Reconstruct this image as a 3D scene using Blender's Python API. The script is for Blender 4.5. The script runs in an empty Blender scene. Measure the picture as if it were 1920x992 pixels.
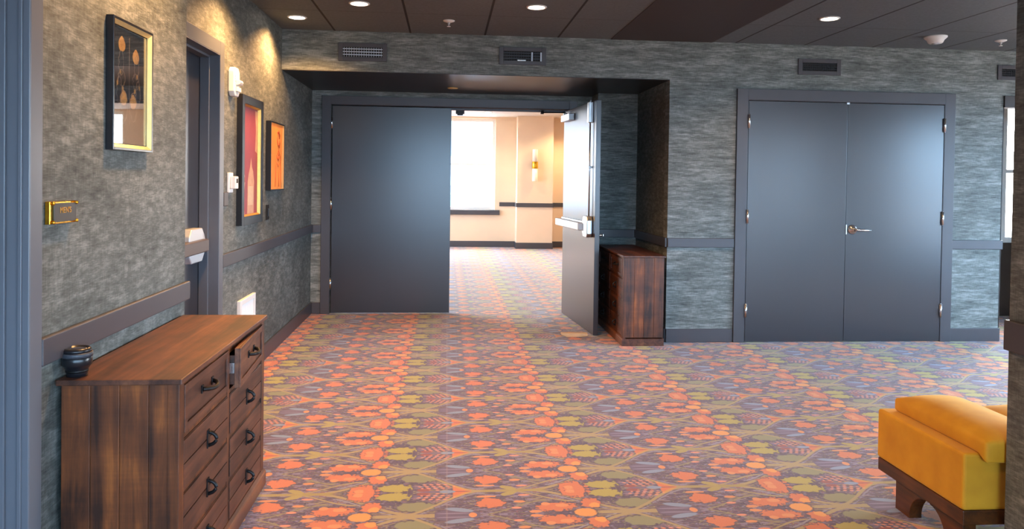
import bpy, bmesh, math, random
from mathutils import Vector, Matrix
random.seed(7)
S = bpy.context.scene
COL = S.collection
PI = math.pi

# ------------------------------------------------------------------ node helpers
class Ex:
    """tiny expression builder over shader math nodes"""
    nt = None
    def __init__(s, sock): s.s = sock
    @staticmethod
    def m(op, *a, clamp=False):
        n = Ex.nt.nodes.new('ShaderNodeMath'); n.operation = op; n.use_clamp = clamp
        for i, v in enumerate(a):
            if isinstance(v, Ex): Ex.nt.links.new(v.s, n.inputs[i])
            else: n.inputs[i].default_value = v
        return Ex(n.outputs[0])
    def __add__(s, o): return Ex.m('ADD', s, o)
    def __radd__(s, o): return Ex.m('ADD', o, s)
    def __sub__(s, o): return Ex.m('SUBTRACT', s, o)
    def __rsub__(s, o): return Ex.m('SUBTRACT', o, s)
    def __mul__(s, o): return Ex.m('MULTIPLY', s, o)
    def __rmul__(s, o): return Ex.m('MULTIPLY', o, s)

def sstep(x, lo, hi):
    n = Ex.nt.nodes.new('ShaderNodeMapRange'); n.interpolation_type = 'SMOOTHSTEP'
    Ex.nt.links.new(x.s, n.inputs[0])
    a, b, c, d = lo, hi, 0.0, 1.0
    if lo > hi: a, b, c, d = hi, lo, 1.0, 0.0
    for i, v in enumerate((a, b, c, d)): n.inputs[i+1].default_value = v
    return Ex(n.outputs[0])

def col4(c): return (c[0], c[1], c[2], 1.0)
def srgb(r, g, b):
    f = lambda v: (v/255/12.92 if v/255 <= .04045 else ((v/255+.055)/1.055)**2.4)
    return (f(r), f(g), f(b))

def mat(name):
    m = bpy.data.materials.new(name); m.use_nodes = True
    Ex.nt = m.node_tree
    return m, m.node_tree, m.node_tree.nodes['Principled BSDF']

def plain(name, c, rough=.5, metal=0.0, noise=0.0, scale=30, bump=0.0, spec=.5, stretch=(1,1,1), emit=None, est=0, coat=0, coatr=.03):
    m, nt, p = mat(name)
    p.inputs['Base Color'].default_value = col4(c)
    p.inputs['Roughness'].default_value = rough
    p.inputs['Metallic'].default_value = metal
    p.inputs['Specular IOR Level'].default_value = spec
    p.inputs['Coat Weight'].default_value = coat; p.inputs['Coat Roughness'].default_value = coatr
    if emit:
        p.inputs['Emission Color'].default_value = col4(emit); p.inputs['Emission Strength'].default_value = est
    tc = nt.nodes.new('ShaderNodeTexCoord'); mp = nt.nodes.new('ShaderNodeMapping')
    mp.inputs['Scale'].default_value = stretch
    nt.links.new(tc.outputs['Object'], mp.inputs[0])
    nz = nt.nodes.new('ShaderNodeTexNoise'); nz.inputs['Scale'].default_value = scale; nz.inputs['Detail'].default_value = 5
    nt.links.new(mp.outputs[0], nz.inputs['Vector'])
    if noise:
        r = nt.nodes.new('ShaderNodeValToRGB')
        r.color_ramp.elements[0].position = .3; r.color_ramp.elements[1].position = .7
        r.color_ramp.elements[0].color = col4([v*(1-noise) for v in c]); r.color_ramp.elements[1].color = col4([min(1, v*(1+noise)) for v in c])
        nt.links.new(nz.outputs[0], r.inputs[0]); nt.links.new(r.outputs[0], p.inputs['Base Color'])
    if bump:
        b = nt.nodes.new('ShaderNodeBump'); b.inputs['Strength'].default_value = bump; b.inputs['Distance'].default_value = .002
        nt.links.new(nz.outputs[0], b.inputs['Height']); nt.links.new(b.outputs[0], p.inputs['Normal'])
    return m

def wallpaper(name, lo, mid, hi, s1=(12, 12, 40), s2=(26, 26, 210), s3=(2.6, 2.6, 4)):
    m, nt, p = mat(name)
    tc = nt.nodes.new('ShaderNodeTexCoord')
    def nz(scale, detail, rough=.6):
        mp = nt.nodes.new('ShaderNodeMapping'); mp.inputs['Scale'].default_value = scale
        nt.links.new(tc.outputs['Object'], mp.inputs[0])
        n = nt.nodes.new('ShaderNodeTexNoise'); n.inputs['Scale'].default_value = 1; n.inputs['Detail'].default_value = detail
        n.inputs['Roughness'].default_value = rough
        nt.links.new(mp.outputs[0], n.inputs['Vector']); return Ex(n.outputs[0])
    a = nz(s1, 6, .66)
    b = nz(s3, 5)
    c = nz(s2, 3)
    d = nz((200, 200, 24), 2)
    h = (a*.42 + b*.26) + (c*.26 + d*.14)
    r = nt.nodes.new('ShaderNodeValToRGB'); e = r.color_ramp.elements
    e[0].position = .40; e[0].color = col4(lo); e[1].position = .70; e[1].color = col4(hi)
    x = r.color_ramp.elements.new(.54); x.color = col4(mid)
    nt.links.new(h.s, r.inputs[0]); nt.links.new(r.outputs[0], p.inputs['Base Color'])
    p.inputs['Roughness'].default_value = .62; p.inputs['Specular IOR Level'].default_value = .35
    bp = nt.nodes.new('ShaderNodeBump'); bp.inputs['Strength'].default_value = .35; bp.inputs['Distance'].default_value = .002
    nt.links.new(h.s, bp.inputs['Height']); nt.links.new(bp.outputs[0], p.inputs['Normal'])
    return m

def wood(name, c0, c1, c2, axis='z', rough=.45, plank=0.095):
    """planked rustic wood; grain along the axis, plank tone changes across it"""
    m, nt, p = mat(name)
    tc = nt.nodes.new('ShaderNodeTexCoord')
    sep = nt.nodes.new('ShaderNodeSeparateXYZ'); nt.links.new(tc.outputs['Object'], sep.inputs[0])
    mp = nt.nodes.new('ShaderNodeMapping')
    sc = {'x': (1.6, 26, 26), 'y': (26, 1.6, 26), 'z': (26, 26, 1.6)}[axis]
    mp.inputs['Scale'].default_value = sc
    nt.links.new(tc.outputs['Object'], mp.inputs[0])
    n = nt.nodes.new('ShaderNodeTexNoise'); n.inputs['Scale'].default_value = 1; n.inputs['Detail'].default_value = 7
    n.inputs['Roughness'].default_value = .65; n.inputs['Distortion'].default_value = .6
    nt.links.new(mp.outputs[0], n.inputs['Vector'])
    n2 = nt.nodes.new('ShaderNodeTexNoise'); n2.inputs['Scale'].default_value = 7; n2.inputs['Detail'].default_value = 4
    nt.links.new(tc.outputs['Object'], n2.inputs['Vector'])
    mp3 = nt.nodes.new('ShaderNodeMapping')
    mp3.inputs['Scale'].default_value = {'x': (110, 6, 6), 'y': (6, 110, 6), 'z': (6, 6, 110)}[axis]
    nt.links.new(tc.outputs['Object'], mp3.inputs[0])
    n3 = nt.nodes.new('ShaderNodeTexNoise'); n3.inputs['Scale'].default_value = 1; n3.inputs['Detail'].default_value = 2
    nt.links.new(mp3.outputs[0], n3.inputs['Vector'])
    across = Ex(sep.outputs[{'x': 1, 'y': 0, 'z': 0}[axis]])
    idx = Ex.m('FLOOR', across*(1/plank) + .04)
    wn = nt.nodes.new('ShaderNodeTexWhiteNoise'); wn.noise_dimensions = '1D'
    nt.links.new(idx.s, wn.inputs['W'])
    h = Ex(n.outputs[0])*.62 + Ex(n2.outputs[0])*.34 + (Ex(wn.outputs[0])*.14 + Ex(n3.outputs[0])*.05 - .095)
    r = nt.nodes.new('ShaderNodeValToRGB'); e = r.color_ramp.elements
    e[0].position = .33; e[0].color = col4(c0); e[1].position = .68; e[1].color = col4(c2)
    x = e.new(.5); x.color = col4(c1)
    nt.links.new(h.s, r.inputs[0]); nt.links.new(r.outputs[0], p.inputs['Base Color'])
    p.inputs['Roughness'].default_value = rough
    bp = nt.nodes.new('ShaderNodeBump'); bp.inputs['Strength'].default_value = .25; bp.inputs['Distance'].default_value = .002
    nt.links.new(h.s, bp.inputs['Height']); nt.links.new(bp.outputs[0], p.inputs['Normal'])
    return m

def carpet_mat():
    m, nt, p = mat('floral_carpet')
    tc = nt.nodes.new('ShaderNodeTexCoord')
    nzw = nt.nodes.new('ShaderNodeTexNoise'); nzw.inputs['Scale'].default_value = 34; nzw.inputs['Detail'].default_value = 2
    nt.links.new(tc.outputs['Object'], nzw.inputs['Vector'])
    sep = nt.nodes.new('ShaderNodeSeparateXYZ'); nt.links.new(tc.outputs['Object'], sep.inputs[0])
    PX, PY = .948, .484
    X = Ex(sep.outputs[0]) + .205
    Y = Ex(sep.outputs[1]) - 3.396
    A = Ex.m('WRAP', X, PX, 0.0)
    B = Ex.m('ABSOLUTE', Ex.m('WRAP', Y, PY/2, -PY/2))
    H = PY/2
    # serration noise evaluated in the folded cell so that the motif repeats
    cb = nt.nodes.new('ShaderNodeCombineXYZ'); nt.links.new(A.s, cb.inputs[0]); nt.links.new(B.s, cb.inputs[1])
    n1 = nt.nodes.new('ShaderNodeTexNoise'); n1.inputs['Scale'].default_value = 42; n1.inputs['Detail'].default_value = 2
    nt.links.new(cb.outputs[0], n1.inputs['Vector'])
    ser = (Ex(n1.outputs[0]) - .5)
    def ell(ca, cbb, ra, rb, soft=.10, jag=1.1, ang=0.0):
        da = Ex.m('WRAP', A - ca, PX/2, -PX/2); db = B - cbb
        if ang:
            c, s = math.cos(ang), math.sin(ang)
            da, db = da*c + db*s, db*c - da*s
        d = Ex.m('SQRT', Ex.m('POWER', Ex.m('ABSOLUTE', da*(1/ra)), 2.0) + Ex.m('POWER', Ex.m('ABSOLUTE', db*(1/rb)), 2.0))
        if jag: d = d + ser*jag
        return sstep(d, 1+soft, 1-soft)
    cur = None
    def mix(base, mask, c):
        n = nt.nodes.new('ShaderNodeMix'); n.data_type = 'RGBA'
        nt.links.new(mask.s, n.inputs[0])
        if isinstance(base, tuple): n.inputs[6].default_value = col4(base)
        else: nt.links.new(base, n.inputs[6])
        if isinstance(c, tuple): n.inputs[7].default_value = col4(c)
        else: nt.links.new(c, n.inputs[7])
        return n.outputs[2]
    PLUM = srgb(92, 66, 90); LAV = srgb(136, 122, 148); OR = srgb(214, 122, 66); OR2 = srgb(224, 148, 84)
    YO = srgb(232, 160, 66); YG = srgb(176, 164, 62); GG = srgb(142, 140, 96); ST = srgb(172, 152, 100)
    PK = srgb(230, 150, 118); BL = srgb(136, 152, 186); DK = srgb(66, 44, 66); RB = srgb(150, 78, 70)
    # background foliage: thin leaf strokes
    mp = nt.nodes.new('ShaderNodeMapping'); mp.inputs['Scale'].default_value = (16, 52, 1)
    nt.links.new(cb.outputs[0], mp.inputs[0])
    n2 = nt.nodes.new('ShaderNodeTexNoise'); n2.inputs['Scale'].default_value = 1; n2.inputs['Detail'].default_value = 3; n2.inputs['Distortion'].default_value = 1.2
    nt.links.new(mp.outputs[0], n2.inputs['Vector'])
    mp2 = nt.nodes.new('ShaderNodeMapping'); mp2.inputs['Scale'].default_value = (24, 40, 1); mp2.inputs['Location'].default_value = (3, 7, 2)
    nt.links.new(cb.outputs[0], mp2.inputs[0])
    n3 = nt.nodes.new('ShaderNodeTexNoise'); n3.inputs['Scale'].default_value = 1; n3.inputs['Detail'].default_value = 2; n3.inputs['Distortion'].default_value = 1.5
    nt.links.new(mp2.outputs[0], n3.inputs['Vector'])
    cur = mix(PLUM, sstep(Ex(n2.outputs[0]), .50, .58), LAV)
    cur = mix(cur, sstep(Ex(n3.outputs[0]), .60, .66), srgb(134, 84, 94))
    mp4 = nt.nodes.new('ShaderNodeMapping'); mp4.inputs['Scale'].default_value = (9, 30, 1); mp4.inputs['Location'].default_value = (1, 4, 5)
    nt.links.new(cb.outputs[0], mp4.inputs[0])
    n4 = nt.nodes.new('ShaderNodeTexNoise'); n4.inputs['Scale'].default_value = 1; n4.inputs['Detail'].default_value = 1; n4.inputs['Distortion'].default_value = 1.0
    nt.links.new(mp4.outputs[0], n4.inputs['Vector'])
    vine = sstep(Ex.m('ABSOLUTE', Ex(n4.outputs[0]) - .5), .022, .012)
    cur = mix(cur, sstep(Ex(n3.outputs[0]), .40, .34), DK)
    cur = mix(cur, vine, srgb(146, 132, 100))
    # lilac tulip on the half axis
    cur = mix(cur, ell(.265, H, .10, .055, jag=.4), srgb(104, 84, 112))
    cres = ell(.275, H-.052, .062, .018, jag=.2, ang=.25)
    cur = mix(cur, cres, BL)
    cur = mix(cur, ell(.25, H-.018, .07, .006, jag=0), srgb(140, 124, 150))
    cur = mix(cur, ell(.332, H, .017, .022, jag=.4), OR2)
    # stems: ogee curves between the axis and the half axis
    a1 = Ex.m('WRAP', A - .0, .70, .70-PX)
    f1 = sstep(a1, .375, .02)*(H-.004)
    a2 = Ex.m('WRAP', A, 1.12, 1.12-PX)
    f2 = sstep(a2, .58, 1.06)*(H-.004)
    wob = ser*.006
    def stem(f, w, gate):
        return sstep(Ex.m('ABSOLUTE', B - f + wob), w*1.25, w*.75)*gate
    g1 = sstep(a1, -.14, -.10)*sstep(a1, .40, .38)
    g2 = sstep(a2, .56, .58)
    g2b = sstep(a2, .66, .70)
    cur = mix(cur, stem(f2 + .026, .0055, g2b), srgb(150, 146, 156))
    cur = mix(cur, stem(f2 - .030, .005, g2b), srgb(140, 126, 96))
    cur = mix(cur, stem(f1 + .026, .0055, g1), srgb(140, 134, 150))
    cur = mix(cur, stem(f1 - .026, .0045, g1), srgb(150, 132, 92))
    cur = mix(cur, stem(f1, .0115, g1), ST)
    cur = mix(cur, stem(f2, .0115, g2), ST)
    f3 = sstep(A, .48, .78)*.125
    cur = mix(cur, stem(f3, .006, sstep(A, .50, .53)*sstep(A, .80, .77)), ST)
    f4 = H - sstep(A, .36, .66)*.13
    cur = mix(cur, stem(f4, .005, sstep(A, .38, .41)*sstep(A, .68, .65)), srgb(150, 138, 98))
    ax = sstep(B, .017, .011)*sstep(A, .36, .40)*sstep(A, .70, .64)
    cur = mix(cur, ax, srgb(166, 148, 78))
    cur = mix(cur, ell(.50, .030, .045, .018, jag=.8, ang=-.5), srgb(172, 156, 76))
    hx = Ex.m('WRAP', A, .474, -.474)
    # leaves
    for q in ((.09, .152, .092, .056), (-.012, .046, .082, .056), (-.150, 0, .078, .096), (-.255, H-.062, .092, .052), (.412, .125, .072, .058), (-.098, .150, .052, .054), (-.138, H, .054, .05)): cur = mix(cur, ell(*q, jag=1.2, soft=.2), srgb(80, 56, 72))
    cur = mix(cur, ell(.09, .152, .082, .045, jag=.9), GG)
    # flowers
    cur = mix(cur, ell(-.012, .047, .072, .042, jag=1.3), YG)
    cur = mix(cur, ell(-.150, 0, .068, .084, jag=1.6), OR)
    cur = mix(cur, ell(-.170, .02, .022, .02, jag=1.2), OR2)
    cur = mix(cur, ell(-.255, H-.062, .082, .042, jag=1.5), OR)
    cur = mix(cur, ell(-.225, H-.075, .03, .016, jag=1.5), OR2)
    cur = mix(cur, ell(-.098, .150, .044, .046, jag=1.4, ang=.5), OR)
    cur = mix(cur, ell(-.085, .172, .024, .026, jag=.9), YO)
    cur = mix(cur, ell(-.138, H, .046, .042, jag=.6), YO)
    cur = mix(cur, ell(.412, .125, .062, .048, jag=1.5), OR)
    cur = mix(cur, ell(.395, .060, .045, .010, jag=.8), OR2)
    cur = mix(cur, ell(.54, .120, .024, .012, jag=.8), OR2)
    cur = mix(cur, ell(.565, .052, .026, .009, jag=.6), PK)
    cur = mix(cur, ell(.52, .182, .022, .010, jag=.6), PK)
    cur = mix(cur, ell(.60, H-.02, .026, .014, jag=.9), OR2)
    cur = mix(cur, ell(.65, .150, .020, .016, jag=.9), OR2)
    cur = mix(cur, sstep(B, H-.013, H-.009)*sstep(hx, -.02, .0)*sstep(hx, .17, .12), ST)
    cur = mix(cur, stem(f1, .0095, g1)*sstep(a1, .04, .06)*sstep(a1, .30, .26), ST)
    # tulip triangle with its notch
    tri = sstep(B - (.068 - (A-.25)*.80), .004, -.004)*sstep(A, .246, .254)*sstep(A, .345, .335)
    cur = mix(cur, tri, OR)
    cur = mix(cur, sstep(Ex.m('ABSOLUTE', B - (.062 - (A-.25)*.80)), .012, .006)*sstep(A, .246, .254)*sstep(A, .33, .31), srgb(206, 150, 62))
    cur = mix(cur, sstep(B, .006, .003)*sstep(A, .25, .26)*sstep(A, .33, .31), RB)
    # blue spike and the seed rows on both sides of it
    cur = mix(cur, ell(.185, 0, .075, .012, jag=.3), srgb(118, 96, 124))
    cur = mix(cur, ell(.225, 0, .035, .016, jag=.3), BL)
    ca = Ex.m('WRAP', A + B*.5, .016, -.016); cbx = Ex.m('WRAP', B, .010, -.010)
    dd = Ex.m('SQRT', Ex.m('POWER', Ex.m('ABSOLUTE', ca*(1/.010)), 2.0) + Ex.m('POWER', Ex.m('ABSOLUTE', cbx*(1/.006)), 2.0))
    seeds = sstep(dd, 1.25, .75)*ell(.175, .058, .075, .040, jag=.8)
    cur = mix(cur, ell(.12, .022, .03, .018, jag=1.2), RB)
    cur = mix(cur, seeds, PK)
    # woven speckle + seam of the broadloom
    nf = nt.nodes.new('ShaderNodeTexNoise'); nf.inputs['Scale'].default_value = 420; nf.inputs['Detail'].default_value = 2
    nt.links.new(tc.outputs['Object'], nf.inputs['Vector'])
    br = nt.nodes.new('ShaderNodeMix'); br.data_type = 'RGBA'; br.blend_type = 'MULTIPLY'; br.inputs[0].default_value = 1
    rr = nt.nodes.new('ShaderNodeValToRGB'); rr.color_ramp.elements[0].position = .25; rr.color_ramp.elements[1].position = .75
    rr.color_ramp.elements[0].color = (.72, .72, .72, 1); rr.color_ramp.elements[1].color = (1, 1, 1, 1)
    nt.links.new(nf.outputs[0], rr.inputs[0])
    nt.links.new(cur, br.inputs[6]); nt.links.new(rr.outputs[0], br.inputs[7])
    seam = sstep(Ex.m('ABSOLUTE', Ex(sep.outputs[0]) - .018), .005, .002)*.35
    out = mix(br.outputs[2], seam, srgb(150, 130, 130))
    nt.links.new(out, p.inputs['Base Color'])
    p.inputs['Roughness'].default_value = .85; p.inputs['Specular IOR Level'].default_value = .25
    p.inputs['Sheen Weight'].default_value = CARPET_SHEEN; p.inputs['Sheen Roughness'].default_value = .5
    bp = nt.nodes.new('ShaderNodeBump'); bp.inputs['Strength'].default_value = .3; bp.inputs['Distance'].default_value = .003
    nt.links.new(nf.outputs[0], bp.inputs['Height']); nt.links.new(bp.outputs[0], p.inputs['Normal'])
    return m

def ceiling_mat():
    m, nt, p = mat('charcoal_ceiling_tile')
    tc = nt.nodes.new('ShaderNodeTexCoord')
    sep = nt.nodes.new('ShaderNodeSeparateXYZ'); nt.links.new(tc.outputs['Object'], sep.inputs[0])
    X = Ex(sep.outputs[0]); Y = Ex(sep.outputs[1])
    left = sstep(X, 1.9, 1.85)
    gx = Ex.m('ABSOLUTE', Ex.m('WRAP', X + .3225, .315, -.315))
    gx2 = Ex.m('ABSOLUTE', Ex.m('WRAP', X - 2.511, .315, -.315))
    lx = sstep(gx, .011, .006)*left + sstep(gx2, .011, .006)*(1 - left)
    yr = Y - 5.72*1.0
    gy = Ex.m('ABSOLUTE', Ex.m('WRAP', yr, .61, -.61))
    ly = sstep(gy, .006, .003)*.5
    line = Ex.m('MAXIMUM', lx, ly)
    nz = nt.nodes.new('ShaderNodeTexNoise'); nz.inputs['Scale'].default_value = 60; nz.inputs['Detail'].default_value = 4
    nt.links.new(tc.outputs['Object'], nz.inputs['Vector'])
    r = nt.nodes.new('ShaderNodeValToRGB'); r.color_ramp.elements[0].position = .3; r.color_ramp.elements[1].position = .7
    r.color_ramp.elements[0].color = col4((.108, .130, .148)); r.color_ramp.elements[1].color = col4((.138, .162, .184))
    nt.links.new(nz.outputs[0], r.inputs[0])
    mx = nt.nodes.new('ShaderNodeMix'); mx.data_type = 'RGBA'
    nt.links.new(line.s, mx.inputs[0]); nt.links.new(r.outputs[0], mx.inputs[6]); mx.inputs[7].default_value = (.012, .012, .013, 1)
    nt.links.new(mx.outputs[2], p.inputs['Base Color'])
    p.inputs['Roughness'].default_value = .7
    bp = nt.nodes.new('ShaderNodeBump'); bp.inputs['Strength'].default_value = .5; bp.inputs['Distance'].default_value = .004; bp.invert = True
    nt.links.new(line.s, bp.inputs['Height']); nt.links.new(bp.outputs[0], p.inputs['Normal'])
    return m

def glass_mat(name, tint=(1, 1, 1), refl=1.0):
    m = bpy.data.materials.new(name); m.use_nodes = True
    nt = m.node_tree; nt.nodes.clear(); Ex.nt = nt
    o = nt.nodes.new('ShaderNodeOutputMaterial'); t = nt.nodes.new('ShaderNodeBsdfTransparent'); g = nt.nodes.new('ShaderNodeBsdfGlossy')
    t.inputs[0].default_value = col4(tint); g.inputs['Roughness'].default_value = .01
    f = nt.nodes.new('ShaderNodeLayerWeight'); f.inputs[0].default_value = .5
    mx = nt.nodes.new('ShaderNodeMixShader')
    k = Ex.m('MULTIPLY', Ex.m('POWER', Ex(f.outputs[1]), 5.0)*.96 + .04, refl, clamp=True)
    nt.links.new(k.s, mx.inputs[0]); nt.links.new(t.outputs[0], mx.inputs[1]); nt.links.new(g.outputs[0], mx.inputs[2])
    nt.links.new(mx.outputs[0], o.inputs[0])
    return m

# ------------------------------------------------------------------ mesh helpers
def box(bm, x0, x1, y0, y1, z0, z1, mi=0):
    if x0 > x1: x0, x1 = x1, x0
    if y0 > y1: y0, y1 = y1, y0
    if z0 > z1: z0, z1 = z1, z0
    v = [bm.verts.new((x, y, z)) for x in (x0, x1) for y in (y0, y1) for z in (z0, z1)]
    for q in ((0,1,3,2), (4,6,7,5), (0,4,5,1), (2,3,7,6), (0,2,6,4), (1,5,7,3)):
        f = bm.faces.new([v[i] for i in q]); f.material_index = mi
    return v

def prism(bm, pts, axis, a0, a1, mi=0):
    """polygon pts (2D) extruded along axis between a0 and a1; 2D order: x->(y,z) y->(x,z) z->(x,y)"""
    def P(u, v, w):
        return {'x': (w, u, v), 'y': (u, w, v), 'z': (u, v, w)}[axis]
    A = [bm.verts.new(P(u, v, a0)) for u, v in pts]; B = [bm.verts.new(P(u, v, a1)) for u, v in pts]
    n = len(pts)
    fs = [bm.faces.new(A), bm.faces.new(B[::-1])]
    for i in range(n): fs.append(bm.faces.new((A[i], B[i], B[(i+1) % n], A[(i+1) % n])))
    for f in fs: f.material_index = mi

def lathe(bm, prof, c=(0, 0, 0), axis='z', seg=28, mi=0):
    """prof: list of (radius, height along the axis)"""
    def P(r, h, t):
        u, v = r*math.cos(t), r*math.sin(t)
        q = {'z': (u, v, h), 'x': (h, u, v), 'y': (u, h, v)}[axis]
        return (c[0]+q[0], c[1]+q[1], c[2]+q[2])
    rings = []
    for r, h in prof:
        if r < 1e-6: rings.append([bm.verts.new(P(0, h, 0))])
        else: rings.append([bm.verts.new(P(r, h, 2*PI*i/seg)) for i in range(seg)])
    for a, b in zip(rings, rings[1:]):
        for i in range(seg):
            j = (i+1) % seg
            if len(a) == 1 and len(b) == 1: continue
            if len(a) == 1: f = bm.faces.new((a[0], b[i], b[j]))
            elif len(b) == 1: f = bm.faces.new((a[i], a[j], b[0]))
            else: f = bm.faces.new((a[i], a[j], b[j], b[i]))
            f.smooth = True; f.material_index = mi
    for ring, fl in ((rings[0], 1), (rings[-1], 0)):
        if len(ring) > 1:
            f = bm.faces.new(ring[::-1] if fl else ring); f.material_index = mi

def tube(bm, pts, r, seg=10, mi=0, closed=False):
    pts = [Vector(p) for p in pts]; n = len(pts); rings = []
    up = Vector((0, 0, 1))
    for i, p in enumerate(pts):
        if closed: d = pts[(i+1) % n] - pts[i-1]
        else: d = pts[min(i+1, n-1)] - pts[max(i-1, 0)]
        d.normalize()
        s = d.cross(up)
        if s.length < .05: s = d.cross(Vector((1, 0, 0)))
        s.normalize(); t = s.cross(d)
        rr = r[i] if isinstance(r, (list, tuple)) else r
        rings.append([bm.verts.new(p + (s*math.cos(2*PI*k/seg) + t*math.sin(2*PI*k/seg))*rr) for k in range(seg)])
    prs = list(zip(rings, rings[1:])) + ([(rings[-1], rings[0])] if closed else [])
    for a, b in prs:
        for k in range(seg):
            f = bm.faces.new((a[k], a[(k+1) % seg], b[(k+1) % seg], b[k])); f.smooth = True; f.material_index = mi
    if not closed:
        bm.faces.new(rings[0][::-1]).material_index = mi; bm.faces.new(rings[-1]).material_index = mi

def new(): return bmesh.new()

def wloc(o):
    v = Vector((0, 0, 0))
    while o is not None: v += Vector(o.location); o = o.parent
    return v

def obj(name, bm, m, parent=None, bevel=0.0, local=False, loc=None, seg=2, smooth=False, sub=0):
    """one mesh object. bm is in world coordinates unless local=True"""
    bmesh.ops.recalc_face_normals(bm, faces=bm.faces[:])
    if parent is not None and not local:
        bmesh.ops.translate(bm, verts=bm.verts[:], vec=-wloc(parent))
    if parent is None and not local:
        xs = [v.co for v in bm.verts]
        lo = Vector((min(c.x for c in xs), min(c.y for c in xs), min(c.z for c in xs))); hi = Vector((max(c.x for c in xs), max(c.y for c in xs), max(c.z for c in xs)))
        org = Vector(((lo.x+hi.x)/2, (lo.y+hi.y)/2, lo.z))
        if loc is not None: org = Vector(loc)
        bmesh.ops.translate(bm, verts=bm.verts[:], vec=-org)
    else: org = Vector((0, 0, 0))
    me = bpy.data.meshes.new(name); bm.to_mesh(me); bm.free()
    if smooth:
        for p in me.polygons: p.use_smooth = True
    for x in (m if isinstance(m, (list, tuple)) else [m]): me.materials.append(x)
    o = bpy.data.objects.new(name, me); COL.objects.link(o); o.location = org
    if parent is not None: o.parent = parent
    if bevel:
        b = o.modifiers.new('bevel', 'BEVEL'); b.width = bevel; b.segments = seg; b.limit_method = 'ANGLE'; b.angle_limit = math.radians(40)
    if sub:
        s = o.modifiers.new('sub', 'SUBSURF'); s.levels = sub; s.render_levels = sub
    return o

def tag(o, label, cat, group=None):
    o['label'] = label; o['category'] = cat
    if group: o['group'] = group
    return o

def thing(name, label, cat, loc=(0, 0, 0), rz=0, group=None):
    o = bpy.data.objects.new(name, None); COL.objects.link(o); o.empty_display_size = .1
    o.location = loc; o.rotation_euler = (0, 0, rz)
    return tag(o, label, cat, group)

def struct(name, bm, m, label=None, cat=None, **k):
    o = obj(name, bm, m, None, loc=(0, 0, 0), **k); o['kind'] = 'structure'
    if label: o['label'] = label; o['category'] = cat
    return o

def dup(root, loc, label=None, rz=None):
    r = root.copy(); COL.objects.link(r); r.location = loc
    if rz is not None: r.rotation_euler = (0, 0, rz)
    if label: r['label'] = label
    for ch in list(root.children):
        c = ch.copy(); COL.objects.link(c); c.parent = r
        for g in ch.children:
            d = g.copy(); COL.objects.link(d); d.parent = c
    return r

# ------------------------------------------------------------------ materials
CARPET_SHEEN = .3
M = {}
M['carpet'] = carpet_mat()
M['ceiling'] = ceiling_mat()
M['band'] = plain('dark_brown_ceiling_band', srgb(62, 54, 54), .6, noise=.06)
M['soffit'] = plain('near_black_soffit_paint', srgb(32, 28, 30), .35, noise=.05)
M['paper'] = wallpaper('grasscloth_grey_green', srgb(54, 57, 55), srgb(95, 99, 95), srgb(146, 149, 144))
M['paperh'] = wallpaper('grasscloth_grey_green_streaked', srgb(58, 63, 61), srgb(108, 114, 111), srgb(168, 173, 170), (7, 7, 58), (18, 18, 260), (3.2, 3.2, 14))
M['frame'] = plain('glare_lightened_slate', srgb(98, 102, 110), .34, noise=.03, scale=8)  # slate paint lightened to carry the window glare on the jambs
M['trim'] = plain('charcoal_trim_paint', srgb(69, 67, 72), .38, noise=.03, scale=8)
M['door'] = plain('slate_door_paint', srgb(45, 45, 51), .30, noise=.03, scale=3, stretch=(1, 1, .2), coat=.5, coatr=.22)
M['chrome'] = plain('brushed_chrome', (.78, .79, .8), .22, 1.0, noise=.04)
M['steel'] = plain('satin_steel', (.62, .64, .66), .34, 1.0, noise=.04)
M['alu'] = plain('pale_silver_paint', srgb(205, 210, 214), .35, .3)
M['brass'] = plain('polished_brass', srgb(232, 178, 60), .25, 1.0, noise=.05)
M['gold'] = plain('gilt_lip', srgb(214, 170, 92), .35, .7, noise=.08)
M['goldlite'] = plain('pale_gilt_lip', srgb(228, 204, 140), .35, .5, noise=.05)
M['black'] = plain('black_lacquer', srgb(26, 26, 30), .3, noise=.05)
M['matteblack'] = plain('matte_black', srgb(14, 14, 15), .7, noise=.1)
M['iron'] = plain('black_iron', srgb(34, 33, 34), .42, .6, noise=.15)
M['white'] = plain('white_plastic', srgb(236, 236, 234), .4, noise=.02)
M['whitegrey'] = plain('light_grey_plastic', srgb(190, 192, 194), .4, noise=.02)
M['woodz'] = wood('rustic_wood_upright', srgb(46, 23, 12), srgb(106, 57, 27), srgb(172, 98, 42), 'z')
M['woody'] = wood('rustic_wood_long', srgb(52, 29, 20), srgb(96, 56, 38), srgb(136, 86, 56), 'y')
M['woodpale'] = plain('pale_raw_wood', srgb(214, 176, 130), .6, noise=.12, scale=20, stretch=(1, 6, 6))
M['walnut'] = wood('dark_walnut', srgb(56, 30, 12), srgb(98, 54, 20), srgb(128, 74, 30), 'y', .35, .5)
M['cream'] = plain('cream_wall_paint', srgb(236, 212, 184), .7, noise=.02, scale=4)
M['creamceil'] = plain('white_ceiling_paint', srgb(226, 222, 216), .8, noise=.02)
M['brown'] = plain('dark_brown_paint', srgb(44, 34, 30), .5, noise=.06)
M['lamp'] = plain('lamp_diffuser', (.9, .9, .9), .5, emit=(1, .86, .68), est=14)
M['lampfar'] = plain('sconce_glass', srgb(245, 236, 220), .3, emit=(1, .85, .6), est=.08)
M['glass'] = glass_mat('window_glass')
M['picglass'] = glass_mat('picture_glass', refl=3.2)
M['concrete'] = plain('pale_facade', srgb(176, 182, 188), .8, noise=.08, scale=2)
M['facadeglass'] = plain('facade_window', srgb(84, 100, 112), .2, noise=.1)
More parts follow.
